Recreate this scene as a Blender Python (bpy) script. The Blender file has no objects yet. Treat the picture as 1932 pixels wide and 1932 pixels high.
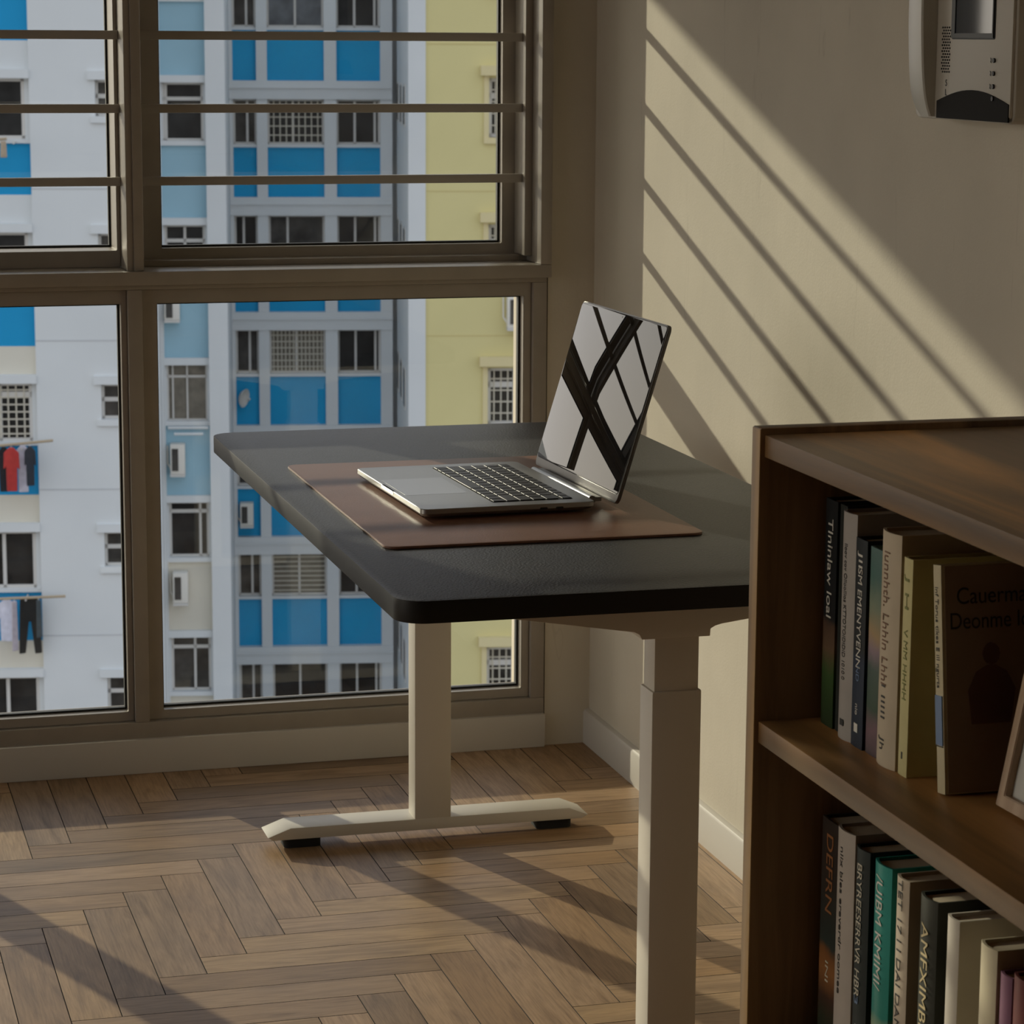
import bpy, bmesh, math, random
from mathutils import Vector, Matrix, Euler
random.seed(7)
scene = bpy.context.scene
COL = scene.collection
R = math.radians

# ------------------------------------------------------------------ materials
def mat(name, col, rough=.5, metal=0., var=0., vscale=8., bump=0., bscale=60., spec=.5, ior=None, coat=0.):
    m = bpy.data.materials.new(name); m.use_nodes = True
    nt = m.node_tree; b = nt.nodes['Principled BSDF']
    b.inputs['Base Color'].default_value = (*col, 1)
    b.inputs['Roughness'].default_value = rough
    b.inputs['Metallic'].default_value = metal
    b.inputs['Specular IOR Level'].default_value = spec
    if ior: b.inputs['IOR'].default_value = ior
    if coat: b.inputs['Coat Weight'].default_value = coat
    if var or bump:
        tc = nt.nodes.new('ShaderNodeTexCoord')
    if var:
        n = nt.nodes.new('ShaderNodeTexNoise'); n.inputs['Scale'].default_value = vscale; n.inputs['Detail'].default_value = 6
        nt.links.new(tc.outputs['Object'], n.inputs['Vector'])
        r = nt.nodes.new('ShaderNodeValToRGB')
        r.color_ramp.elements[0].position = .3; r.color_ramp.elements[1].position = .7
        r.color_ramp.elements[0].color = (*[c*(1-var) for c in col], 1)
        r.color_ramp.elements[1].color = (*[min(1, c*(1+var)) for c in col], 1)
        nt.links.new(n.outputs['Fac'], r.inputs['Fac']); nt.links.new(r.outputs['Color'], b.inputs['Base Color'])
    if bump:
        n2 = nt.nodes.new('ShaderNodeTexNoise'); n2.inputs['Scale'].default_value = bscale; n2.inputs['Detail'].default_value = 3
        nt.links.new(tc.outputs['Object'], n2.inputs['Vector'])
        bp = nt.nodes.new('ShaderNodeBump'); bp.inputs['Strength'].default_value = bump; bp.inputs['Distance'].default_value = .001
        nt.links.new(n2.outputs['Fac'], bp.inputs['Height']); nt.links.new(bp.outputs['Normal'], b.inputs['Normal'])
    return m

def wood_mat(name, dark, mid, light, scale, rough=.38, use_uv=False, rnd=False, spec=.5):
    """long streaks of grain; scale = (sx, sy, sz) in object space or UV metres"""
    m = bpy.data.materials.new(name); m.use_nodes = True
    nt = m.node_tree; b = nt.nodes['Principled BSDF']; L = nt.links.new
    tc = nt.nodes.new('ShaderNodeTexCoord'); mp = nt.nodes.new('ShaderNodeMapping')
    mp.inputs['Scale'].default_value = scale
    L(tc.outputs['UV' if use_uv else 'Object'], mp.inputs['Vector'])
    n1 = nt.nodes.new('ShaderNodeTexNoise'); n1.inputs['Scale'].default_value = 1; n1.inputs['Detail'].default_value = 8; n1.inputs['Roughness'].default_value = .62; n1.inputs['Distortion'].default_value = .6
    L(mp.outputs['Vector'], n1.inputs['Vector'])
    mp2 = nt.nodes.new('ShaderNodeMapping'); mp2.inputs['Scale'].default_value = tuple(s*.32 for s in scale)
    L(tc.outputs['UV' if use_uv else 'Object'], mp2.inputs['Vector'])
    n2 = nt.nodes.new('ShaderNodeTexWave'); n2.wave_type = 'RINGS'; n2.inputs['Scale'].default_value = .9; n2.inputs['Distortion'].default_value = 5; n2.inputs['Detail'].default_value = 3
    L(mp2.outputs['Vector'], n2.inputs['Vector'])
    mx = nt.nodes.new('ShaderNodeMath'); mx.operation = 'MULTIPLY_ADD'; mx.inputs[1].default_value = .28
    L(n2.outputs['Fac'], mx.inputs[0])
    sc = nt.nodes.new('ShaderNodeMath'); sc.operation = 'MULTIPLY'; sc.inputs[1].default_value = .8
    L(n1.outputs['Fac'], sc.inputs[0]); L(sc.outputs[0], mx.inputs[2])
    r = nt.nodes.new('ShaderNodeValToRGB'); e = r.color_ramp.elements
    e[0].position = .3; e[0].color = (*dark, 1); e[1].position = .75; e[1].color = (*light, 1)
    k = e.new(.52); k.color = (*mid, 1)
    L(mx.outputs[0], r.inputs['Fac'])
    out = r.outputs['Color']
    if rnd:
        at = nt.nodes.new('ShaderNodeAttribute'); at.attribute_name = 'tone'
        hs = nt.nodes.new('ShaderNodeMix'); hs.data_type = 'RGBA'; hs.blend_type = 'MULTIPLY'; hs.inputs[0].default_value = 1
        L(out, hs.inputs[6]); L(at.outputs['Color'], hs.inputs[7]); out = hs.outputs[2]
    L(out, b.inputs['Base Color'])
    b.inputs['Roughness'].default_value = rough; b.inputs['Specular IOR Level'].default_value = spec
    bp = nt.nodes.new('ShaderNodeBump'); bp.inputs['Strength'].default_value = .12; bp.inputs['Distance'].default_value = .0006
    L(n1.outputs['Fac'], bp.inputs['Height']); L(bp.outputs['Normal'], b.inputs['Normal'])
    return m

def floor_mat():
    """oiled oak planks: UV in metres (u along the plank), vertex colour 'tone' per plank"""
    m = bpy.data.materials.new('herringbone_oak'); m.use_nodes = True
    nt = m.node_tree; b = nt.nodes['Principled BSDF']; L = nt.links.new; N = nt.nodes.new
    tc = N('ShaderNodeTexCoord')
    def noise(scale, detail, dist, rough=.6):
        mp = N('ShaderNodeMapping'); mp.inputs['Scale'].default_value = scale; L(tc.outputs['UV'], mp.inputs['Vector'])
        n = N('ShaderNodeTexNoise'); n.inputs['Scale'].default_value = 1; n.inputs['Detail'].default_value = detail
        n.inputs['Distortion'].default_value = dist; n.inputs['Roughness'].default_value = rough; L(mp.outputs[0], n.inputs['Vector']); return n
    fine = noise((14, 330, 1), 4, .3); broad = noise((3.5, 26, 1), 4, 1.6); patch = noise((6, 9, 1), 2, .5)
    def ramp(src, stops):
        r = N('ShaderNodeValToRGB'); e = r.color_ramp.elements
        e[0].position, e[0].color = stops[0][0], (*stops[0][1], 1); e[1].position, e[1].color = stops[-1][0], (*stops[-1][1], 1)
        for p, c in stops[1:-1]: k = e.new(p); k.color = (*c, 1)
        L(src.outputs['Fac'], r.inputs['Fac']); return r
    base = ramp(broad, [(.30, (.29, .185, .105)), (.46, (.40, .265, .158)), (.56, (.46, .31, .19)), (.72, (.37, .245, .145))])
    f1 = ramp(fine, [(.34, (.80, .78, .76)), (.56, (1.04, 1.03, 1.02))]); f2 = ramp(patch, [(.3, (.88, .87, .88)), (.7, (1.1, 1.08, 1.04))])
    out = base.outputs['Color']
    at = N('ShaderNodeAttribute'); at.attribute_name = 'tone'
    for c in (f1.outputs['Color'], f2.outputs['Color'], at.outputs['Color']):
        mx = N('ShaderNodeMix'); mx.data_type = 'RGBA'; mx.blend_type = 'MULTIPLY'; mx.inputs[0].default_value = 1
        L(out, mx.inputs[6]); L(c, mx.inputs[7]); out = mx.outputs[2]
    L(out, b.inputs['Base Color']); b.inputs['Roughness'].default_value = .48; b.inputs['Specular IOR Level'].default_value = .32
    bp = N('ShaderNodeBump'); bp.inputs['Strength'].default_value = .2; bp.inputs['Distance'].default_value = .0005
    L(fine.outputs['Fac'], bp.inputs['Height']); L(bp.outputs['Normal'], b.inputs['Normal'])
    return m

def glass_mat(name, tint=(1, 1, 1), refl=.06):
    m = bpy.data.materials.new(name); m.use_nodes = True
    nt = m.node_tree; nt.nodes.remove(nt.nodes['Principled BSDF']); L = nt.links.new
    out = nt.nodes['Material Output']
    t = nt.nodes.new('ShaderNodeBsdfTransparent'); t.inputs['Color'].default_value = (*tint, 1)
    g = nt.nodes.new('ShaderNodeBsdfGlossy'); g.inputs['Roughness'].default_value = 0.0
    f = nt.nodes.new('ShaderNodeFresnel'); f.inputs['IOR'].default_value = 1.35
    mx = nt.nodes.new('ShaderNodeMixShader')
    L(f.outputs[0], mx.inputs[0]); L(t.outputs[0], mx.inputs[1]); L(g.outputs[0], mx.inputs[2]); L(mx.outputs[0], out.inputs[0])
    return m

def plaster_mat(name, col, rough=.85):
    m = mat(name, col, rough, var=.045, vscale=5., spec=.25)
    nt = m.node_tree; L = nt.links.new; b = nt.nodes['Principled BSDF']
    tc = nt.nodes.new('ShaderNodeTexCoord')
    n1 = nt.nodes.new('ShaderNodeTexNoise'); n1.inputs['Scale'].default_value = 260; n1.inputs['Detail'].default_value = 4
    n2 = nt.nodes.new('ShaderNodeTexNoise'); n2.inputs['Scale'].default_value = 22; n2.inputs['Detail'].default_value = 5
    mp = nt.nodes.new('ShaderNodeMapping'); mp.inputs['Scale'].default_value = (1, 1, .35)
    L(tc.outputs['Object'], mp.inputs['Vector']); L(mp.outputs[0], n2.inputs['Vector']); L(tc.outputs['Object'], n1.inputs['Vector'])
    ad = nt.nodes.new('ShaderNodeMath'); ad.operation = 'MULTIPLY_ADD'; ad.inputs[1].default_value = .35
    L(n1.outputs['Fac'], ad.inputs[0]); L(n2.outputs['Fac'], ad.inputs[2])
    mp3 = nt.nodes.new('ShaderNodeMapping'); mp3.inputs['Scale'].default_value = (16, 16, 1.6); L(tc.outputs['Object'], mp3.inputs['Vector'])
    n3 = nt.nodes.new('ShaderNodeTexNoise'); n3.inputs['Scale'].default_value = 1; n3.inputs['Detail'].default_value = 3; n3.inputs['Distortion'].default_value = .5; L(mp3.outputs[0], n3.inputs['Vector'])
    r3 = nt.nodes.new('ShaderNodeValToRGB'); e = r3.color_ramp.elements; e[0].position = .643; e[0].color = (1, 1, 1, 1); e[1].position = .655; e[1].color = (1, 1, 1, 1)
    k = e.new(.649); k.color = (.90, .895, .89, 1); L(n3.outputs['Fac'], r3.inputs['Fac'])
    mx3 = nt.nodes.new('ShaderNodeMix'); mx3.data_type = 'RGBA'; mx3.blend_type = 'MULTIPLY'; mx3.inputs[0].default_value = 1
    src = b.inputs['Base Color'].links[0].from_socket; L(src, mx3.inputs[6]); L(r3.outputs['Color'], mx3.inputs[7]); L(mx3.outputs[2], b.inputs['Base Color'])
    bp = nt.nodes.new('ShaderNodeBump'); bp.inputs['Strength'].default_value = .22; bp.inputs['Distance'].default_value = .0025
    L(ad.outputs[0], bp.inputs['Height']); L(bp.outputs['Normal'], b.inputs['Normal'])
    return m

M = {}
M['wall'] = plaster_mat('painted_plaster', (.66, .605, .50))
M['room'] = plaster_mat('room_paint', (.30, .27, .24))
M['left'] = plaster_mat('left_wall_paint', (.66, .61, .54)); M['dim'] = plaster_mat('far_room_paint', (.14, .115, .09))
M['skirt'] = mat('skirting_paint', (.62, .585, .53), .5, bump=.1, bscale=40)
M['frame'] = mat('window_aluminium', (.355, .315, .265), .42, var=.05, vscale=20, bump=.05, bscale=300)
M['bar'] = mat('grille_aluminium', (.40, .37, .33), .4, bump=.04, bscale=300)
M['gasket'] = mat('black_gasket', (.010, .010, .010), .6)
M['glass'] = glass_mat('window_glass')
M['floor'] = floor_mat()
M['gap'] = mat('plank_gap', (.02, .012, .008), .8)
M['walnut'] = wood_mat('walnut', (.09, .052, .022), (.20, .110, .042), (.46, .24, .085), (15, 1.3, 15), .4, spec=.22)
M['lit_top'] = wood_mat('walnut_lit_top', (.16, .108, .062), (.31, .20, .105), (.85, .48, .18), (13, .8, 11), .36, spec=.4)  # walnut again, window light on the board's top put into a lighter colour
M['walnut_v'] = wood_mat('walnut_upright', (.06, .034, .018), (.14, .082, .040), (.27, .155, .072), (30, 30, 2.2), .4, spec=.35)
M['edge'] = wood_mat('golden_lit_edge', (.24, .14, .05), (.36, .215, .085), (.46, .29, .12), (30, 30, 2.2), .4, spec=.3)  # lighter wood than the panel, light from the left put into its colour
M['desk'] = mat('black_leatherette', (.032, .033, .036), .42, var=.1, vscale=40, bump=1.0, bscale=300, spec=.5)
M['desk_edge'] = mat('black_edge_banding', (.018, .017, .016), .5, spec=.25)
M['mat'] = mat('brown_leather', (.215, .105, .066), .42, var=.08, vscale=14, bump=.25, bscale=420, spec=.45)
M['powder'] = mat('white_powder_coat', (.66, .61, .53), .45, bump=.08, bscale=400)
M['rubber'] = mat('black_rubber', (.012, .012, .012), .8)
M['alu'] = mat('grey_aluminium', (.40, .40, .385), .36, metal=.85, bump=.03, bscale=900)
M['alu_dark'] = mat('dark_aluminium', (.14, .135, .13), .4, metal=.8)
M['pad'] = mat('trackpad_glass', (.42, .42, .405), .3, metal=.8)
M['key'] = mat('black_key', (.02, .02, .021), .42)
M['keyedge'] = mat('keyboard_well', (.008, .008, .008), .6)
M['screen'] = mat('screen_glass', (.006, .006, .007), .012, spec=.5, ior=1.5)
M['bezel'] = mat('screen_edge', (.008, .008, .008), .3)
M['notch'] = mat('polished_notch', (.85, .84, .8), .25, metal=.9)
M['plastic'] = mat('grey_plastic', (.50, .465, .40), .42, bump=.06, bscale=500)
M['plastic_lt'] = mat('pale_plastic', (.58, .56, .49), .33)
M['black_gloss'] = mat('black_gloss_plastic', (.010, .008, .006), .6, spec=.05)
M['black'] = mat('black_plastic', (.015, .015, .015), .5)
M['lcd'] = mat('lcd_glass', (.035, .045, .06), .05, spec=.8)
M['paper'] = mat('page_paper', (.52, .44, .32), .9, bump=.3, bscale=700)
M['pinewood'] = wood_mat('pale_wood', (.30, .19, .11), (.42, .28, .17), (.52, .37, .24), (40, 40, 4), .45)
M['mount'] = mat('white_mount', (.62, .61, .57), .8)
M['photo'] = mat('dark_photo', (.05, .075, .065), .25, var=.5, vscale=18)

# ------------------------------------------------------------------ mesh helpers
ROOTM = {}
def box(bm, lo, hi, bev=0., seg=2):
    t = bmesh.new(); bmesh.ops.create_cube(t, size=1)
    s = [hi[i]-lo[i] for i in range(3)]; c = [(hi[i]+lo[i])/2 for i in range(3)]
    for v in t.verts: v.co = Vector((v.co.x*s[0]+c[0], v.co.y*s[1]+c[1], v.co.z*s[2]+c[2]))
    if bev: bmesh.ops.bevel(t, geom=t.edges[:], offset=min(bev, min(abs(x) for x in s)*.45), segments=seg, affect='EDGES', profile=.6)
    join(bm, t); return bm
def join(bm, t, m=None):
    if m: t.transform(m)
    me = bpy.data.meshes.new('tmp'); t.to_mesh(me); t.free(); bm.from_mesh(me); bpy.data.meshes.remove(me)
def prism(bm, pts, a, b, axis='z', bev=0., seg=2):
    """closed outline pts (2-D) pulled from a to b along axis; x-axis takes (y,z), y-axis (x,z), z-axis (x,y)"""
    t = bmesh.new()
    def P(p, h):
        return {'z': (p[0], p[1], h), 'y': (p[0], h, p[1]), 'x': (h, p[0], p[1])}[axis]
    A = [t.verts.new(P(p, a)) for p in pts]; B = [t.verts.new(P(p, b)) for p in pts]
    n = len(pts)
    t.faces.new(A); t.faces.new(B[::-1])
    for i in range(n): t.faces.new((A[i], B[i], B[(i+1) % n], A[(i+1) % n]))
    bmesh.ops.recalc_face_normals(t, faces=t.faces[:])
    if bev:
        es = [e for e in t.edges if len(e.link_faces) == 2 and e.calc_face_angle(0) > .5]
        bmesh.ops.bevel(t, geom=es, offset=bev, segments=seg, affect='EDGES', profile=.6)
    join(bm, t); return bm
def tube(bm, p, q, r, n=12, r2=None):
    p, q = Vector(p), Vector(q); d = q-p; t = bmesh.new()
    bmesh.ops.create_cone(t, cap_ends=True, segments=n, radius1=r, radius2=r if r2 is None else r2, depth=d.length)
    join(bm, t, Matrix.Translation((p+q)/2) @ d.to_track_quat('Z', 'Y').to_matrix().to_4x4()); return bm
def ring(bm, o, i, y0, y1, bev=0.):
    """rectangular frame in the xz plane: o, i = (x0,x1,z0,z1) outer and inner, from y0 to y1"""
    t = bmesh.new()
    def rect(r, y): return [t.verts.new(c) for c in ((r[0], y, r[2]), (r[1], y, r[2]), (r[1], y, r[3]), (r[0], y, r[3]))]
    a, b, c, d = rect(o, y0), rect(i, y0), rect(o, y1), rect(i, y1)
    for k in range(4):
        j = (k+1) % 4
        t.faces.new((a[k], a[j], b[j], b[k])); t.faces.new((c[k], d[k], d[j], c[j]))
        t.faces.new((a[k], c[k], c[j], a[j])); t.faces.new((b[k], b[j], d[j], d[k]))
    bmesh.ops.recalc_face_normals(t, faces=t.faces[:])
    if bev:
        bmesh.ops.bevel(t, geom=[e for e in t.edges if e.calc_face_angle(0) > .5], offset=bev, segments=2, affect='EDGES')
    join(bm, t); return bm
def rrect(x0, x1, y0, y1, r, n=8):
    pts = []
    for cx, cy, a in ((x1-r, y0+r, -90), (x1-r, y1-r, 0), (x0+r, y1-r, 90), (x0+r, y0+r, 180)):
        for k in range(n+1):
            t = R(a+90*k/n); pts.append((cx+r*math.cos(t), cy+r*math.sin(t)))
    return pts
def smooth(me, ang=30):
    me.shade_smooth() if hasattr(me, 'shade_smooth') else None
    try: me.set_sharp_from_angle(angle=R(ang))
    except Exception: pass
def obj(name, bm, m, parent=None, loc=(0, 0, 0), local=False, kind=None, label=None):
    """one mesh object. bm in world coordinates unless local (then in its root's own frame)"""
    me = bpy.data.meshes.new(name)
    if not local:
        bm.transform(ROOTM[parent.name].inverted() if parent is not None else Matrix.Translation(-Vector(loc)))
    bm.to_mesh(me); bm.free(); smooth(me)
    for x in (m if isinstance(m, (list, tuple)) else [m]): me.materials.append(x)
    o = bpy.data.objects.new(name, me); COL.objects.link(o)
    if parent is not None:
        o.parent = parent; ROOTM[o.name] = ROOTM[parent.name]
    else:
        o.location = loc; ROOTM[o.name] = Matrix.Translation(loc)
    if kind: o['kind'] = kind
    if label: o['label'] = label
    return o
def tag(o, label, cat, group=None):
    o['label'] = label; o['category'] = cat
    if group: o['group'] = group
    return o
def thing(name, label, cat, loc=(0, 0, 0), rotz=0, group=None, kind=None, mw=None):
    o = bpy.data.objects.new(name, None); COL.objects.link(o); o.empty_display_size = .05
    if mw is None: mw = Matrix.Translation(loc) @ Matrix.Rotation(rotz, 4, 'Z')
    o.matrix_world = mw
    ROOTM[o.name] = mw.copy()
    if label: tag(o, label, cat, group)
    if kind: o['kind'] = kind
    return o
B = bmesh.new

def lettering(text, size, place, m, parent, name='title_lettering', width=None, bold=False):
    """flat raised letters; place = 4x4 matrix in the parent root's frame; letters run along local x, centred"""
    cu = bpy.data.curves.new('t', 'FONT'); cu.body = text; cu.size = size; cu.extrude = .00012
    cu.align_x = 'CENTER'; cu.align_y = 'CENTER'
    if bold: cu.offset = size*.012
    to = bpy.data.objects.new('t', cu); COL.objects.link(to)
    dg = bpy.context.evaluated_depsgraph_get()
    me = bpy.data.meshes.new_from_object(to.evaluated_get(dg))
    bpy.data.objects.remove(to); bpy.data.curves.remove(cu)
    xs = [v.co.x for v in me.vertices]
    if width and xs:
        k = width/max(1e-6, max(xs)-min(xs)); me.transform(Matrix.Diagonal((k, 1, 1, 1)))
    me.transform(place); me.name = name
    me.materials.clear(); me.materials.append(m)
    o = bpy.data.objects.new(name, me); COL.objects.link(o); o.parent = parent
    return o

# ------------------------------------------------------------------ camera
CAM_Z = 1.2473
def make_camera():
    pi, ya, ro = R(10.1359), R(15.571), R(.3488)
    fw = Vector((math.sin(ya)*math.cos(pi), math.cos(ya)*math.cos(pi), -math.sin(pi)))
    rt = Vector((math.cos(ya), -math.sin(ya), 0)); up = rt.cross(fw)
    r2 = math.cos(ro)*rt+math.sin(ro)*up; u2 = -math.sin(ro)*rt+math.cos(ro)*up
    cd = bpy.data.cameras.new('camera'); c = bpy.data.objects.new('camera', cd); COL.objects.link(c)
    m = Matrix((r2, u2, -fw)).transposed().to_4x4(); m.translation = (0, 0, CAM_Z); c.matrix_world = m
    cd.sensor_width = 36; cd.sensor_fit = 'HORIZONTAL'; cd.lens = 5033.4/1932*36
    cd.clip_start = .02; cd.clip_end = 2000
    cd.dof.use_dof = True; cd.dof.focus_distance = 3.25; cd.dof.aperture_fstop = 30
    scene.camera = c
make_camera()

# ------------------------------------------------------------------ room shell
XW, YW, CEIL = 1.38, 4.43, 2.35
XL, YN = -2.6, -3.4
HEAD = 2.05
XJ = -1.90                                  # left end of the glazed wall
def floor():
    W, L = .0655, .3745
    X0, Y0 = .594, 3.917
    bm = B(); uv = bm.loops.layers.uv.new('UVMap'); tone = bm.loops.layers.color.new('tone')
    def plank(x0, x1, y0, y1, along_y):
        cx0, cx1, cy0, cy1 = max(x0, XL), min(x1, XW+.02), max(y0, YN), min(y1, YW+.02)
        if cx1-cx0 < .004 or cy1-cy0 < .004: return
        g = .0007
        ru, rv = random.uniform(0, 40), random.uniform(0, 40)
        t = random.uniform(.84, 1.14); w = random.uniform(-.05, .05)
        tn = (t*(1+w*.4)*.96, t*.945, t*(1-w)*.91, 1)
        T = [bm.verts.new((x, y, 0)) for x, y in ((cx0+g, cy0+g), (cx1-g, cy0+g), (cx1-g, cy1-g), (cx0+g, cy1-g))]
        D = [bm.verts.new((x, y, -.004)) for x, y in ((cx0, cy0), (cx1, cy0), (cx1, cy1), (cx0, cy1))]
        fs = [bm.faces.new(T)]
        for k in range(4): fs.append(bm.faces.new((D[k], D[(k+1) % 4], T[(k+1) % 4], T[k])))
        for i, f in enumerate(fs):
            f.material_index = 0 if i == 0 else 1
            for lp in f.loops:
                p = lp.vert.co
                lp[uv].uv = ((p.y-y0+ru, p.x-x0+rv) if along_y else (p.x-x0+ru, p.y-y0+rv))
                lp[tone] = tn
    for i in range(-95, 95):
        for j in range(-14, 15):
            ax, ay = X0+i*W+j*L, Y0+i*W-j*L
            if ax < XL-1 or ax > XW+1 or ay < YN-1 or ay > YW+1: continue
            plank(ax, ax+W, ay-L, ay, True)
            plank(ax-L, ax, ay-W, ay, False)
    f = bm.faces.new([bm.verts.new(c) for c in ((XL, YN, -.003), (XW+.02, YN, -.003), (XW+.02, YW+.02, -.003), (XL, YW+.02, -.003))]); f.material_index = 1
    obj('floor', bm, [M['floor'], M['gap']], kind='structure')
floor()
obj('floor_slab', box(B(), (XL-.1, YN-.1, -.2), (XW+.2, YW+.3, -.005)), M['gap'], kind='structure').name = 'trim_1'
obj('wall_right', box(B(), (XW, YN-.1, -.1), (XW+.2, YW+.001, CEIL)), M['wall'], kind='structure')
OPY0, OPY1, OPZ = 1.75, 3.9, 2.2            # wide glazed opening added out of frame to light the room from the left
bm = B()
box(bm, (XL-.15, YN-.1, -.1), (XL, OPY0, CEIL)); box(bm, (XL-.15, OPY1, -.1), (XL, YW+.001, CEIL))
box(bm, (XL-.15, OPY0, OPZ), (XL, OPY1, CEIL)); box(bm, (XL-.15, OPY0, -.1), (XL, OPY1, .05))
obj('wall_left', bm, M['left'], kind='structure')
sw = thing('window_11', None, None, (XL, 1.0, 0), kind='structure')
bm = B(); n_ = 4; st = (OPY1-OPY0)/n_
for k in range(n_+1): box(bm, (XL-.10, OPY0+k*st-.03*(k > 0), .05), (XL-.04, OPY0+k*st+.03*(k < n_), OPZ))
obj('side_frame', bm, M['frame'], sw)
obj('glass_pane', box(B(), (XL-.075, OPY0+.03, .05), (XL-.071, OPY1-.03, OPZ)), M['glass'], sw)
obj('wall_near', box(B(), (XL, YN-.15, -.1), (XW, YN, CEIL)), M['dim'], kind='structure')
obj('ceiling', box(B(), (XL-.15, YN-.15, CEIL), (XW+.2, YW+.3, CEIL+.15)), M['left'], kind='structure')
bm = B()
box(bm, (1.2965, YW, -.1), (XW+.2, YW+.22, CEIL))            # strip between window and corner
box(bm, (XL-.15, YW, -.1), (XJ, YW+.22, CEIL))
box(bm, (XJ, YW, HEAD), (1.2965, YW+.22, CEIL))
box(bm, (XJ, YW+.012, -.1), (1.2965, YW+.22, .0585))         # upstand below the frames
obj('wall_far', bm, M['wall'], kind='structure')
# tiled upstand / skirtings
obj('baseboard_far', box(B(), (XJ, YW-.013, 0), (1.2945, YW+.012, .0605), .0025), M['skirt'], kind='structure')
bm = B(); prism(bm, [(XW, 0), (XW-.011, 0), (XW-.011, .056), (XW-.0085, .0605), (XW-.004, .0625), (XW, .0625)], YN, YW, 'y')
obj('baseboard_right', bm, M['skirt'], kind='structure')

# canopy slab over the window outside and ground far below
obj('trim_2', box(B(), (XL-3, YW+.22, 2.05), (XW+4, 6.3, 2.2)), M['room'], kind='structure')

# ------------------------------------------------------------------ window wall
FR = M['frame']
bm = B()
y0, y1 = YW-.004, YW+.085
MU = [(.5696, .5935), (-.030, -.003), (-.64, -.613), (-1.25, -1.223), (-1.87, -1.843)]    # mullions
box(bm, (1.2697, y0, .0887), (1.294, y1, .8273), .0012)                 # right jamb, lower
box(bm, (XJ, y0, .0585), (1.294, y1, .0885), .0012)                     # bottom rail
box(bm, (XJ, y0, .8275), (1.294, y1, .8358), .0012)                     # lower head
for a_, b_ in MU: box(bm, (a_, y0, .0887), (b_, y1, .8273), .0012)
obj('trim_3', bm, FR, kind='structure')
bm = B()
box(bm, (XJ, YW-.018, .8360), (1.2985, y1, .8585), .0022)               # transom flange
box(bm, (1.2782, YW-.018, .8587), (1.2985, y1, HEAD-.0222), .0022)      # upper right jamb
box(bm, (.5806, YW-.010, .8587), (.597, y1, HEAD-.0222), .0015)
box(bm, (.5696, YW-.006, .8587), (.5804, y1, HEAD-.0222), .001)
for a_, b_ in MU[1:]: box(bm, (a_, YW-.010, .8587), (b_, y1, HEAD-.0222), .0015)
box(bm, (XJ, YW-.018, HEAD-.022), (1.2985, y1, HEAD), .0015)
box(bm, (1.2645, 4.468, .8700), (1.2780, 4.5345, HEAD-.0224), .001)     # track inside the jamb
box(bm, (.5972, 4.500, .8587), (1.2780, 4.5345, .8690), .001)
obj('trim_4', bm, FR, kind='structure')

def sash(n, o, i, ys0, ys1, yg, step=None):
    w = thing('window_%d' % n, None, None, (i[0], ys0, o[2]), kind='structure')
    bm = B(); ring(bm, o, i, ys0, ys1, .0012)
    obj('sash', bm, FR, w)
    g = .0036
    ring_o = (i[0]-.002, i[1]+.002, i[2]-.002, i[3]+.002); ring_i = (i[0]+g, i[1]-g, i[2]+g, i[3]-g)
    obj('gasket', ring(B(), ring_o, ring_i, yg-.005, yg+.006), M['gasket'], w)
    obj('glass_pane', box(B(), (i[0]-.003, yg-.002, i[2]-.003), (i[1]+.003, yg+.002, i[3]+.003)), M['glass'], w)
    return w
BARZ = [1.003+.1203*k for k in range(9)]
def bars(w, x0, x1):
    for z in BARZ:
        if z > HEAD-.06: continue
        obj('grille_bar', box(B(), (x0, 4.483, z-.0073), (x1, 4.497, z+.0073), .0015), M['bar'], w)
# lower fixed lights
LW_ = [(.5937, 1.2695, .6193, 1.2552), (-.0028, .5694, .0215, .5593), (-.6128, -.0302, -.59, -.054), (-1.2228, -.6402, -1.20, -.664), (-1.8428, -1.2502, -1.82, -1.274)]
for k, (a_, b_, c_, d_) in enumerate(LW_):
    sash(k+1, (a_, b_, .0888, .8272), (c_, d_, .1050, .8030), 4.438, 4.488, 4.464)
# upper casements with the horizontal bars
UW_ = [(.5972, 1.2780, .643, 1.2425, 4.536, 4.580, 4.560), (-.0028, .5694, .040, .5630, 4.500, 4.61, 4.585),
       (-.6128, -.0302, -.57, -.075, 4.536, 4.58, 4.56), (-1.2228, -.6402, -1.18, -.685, 4.536, 4.58, 4.56), (-1.8428, -1.2502, -1.80, -1.295, 4.536, 4.58, 4.56)]
for k, (a_, b_, c_, d_, f_, g_, h_) in enumerate(UW_):
    w_ = sash(k+6, (a_, b_, .8588, HEAD-.0222), (c_, d_, .8870, HEAD-.06), f_, g_, h_)
    bars(w_, a_+.0002, b_-.0002 if k else 1.2642)

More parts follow.
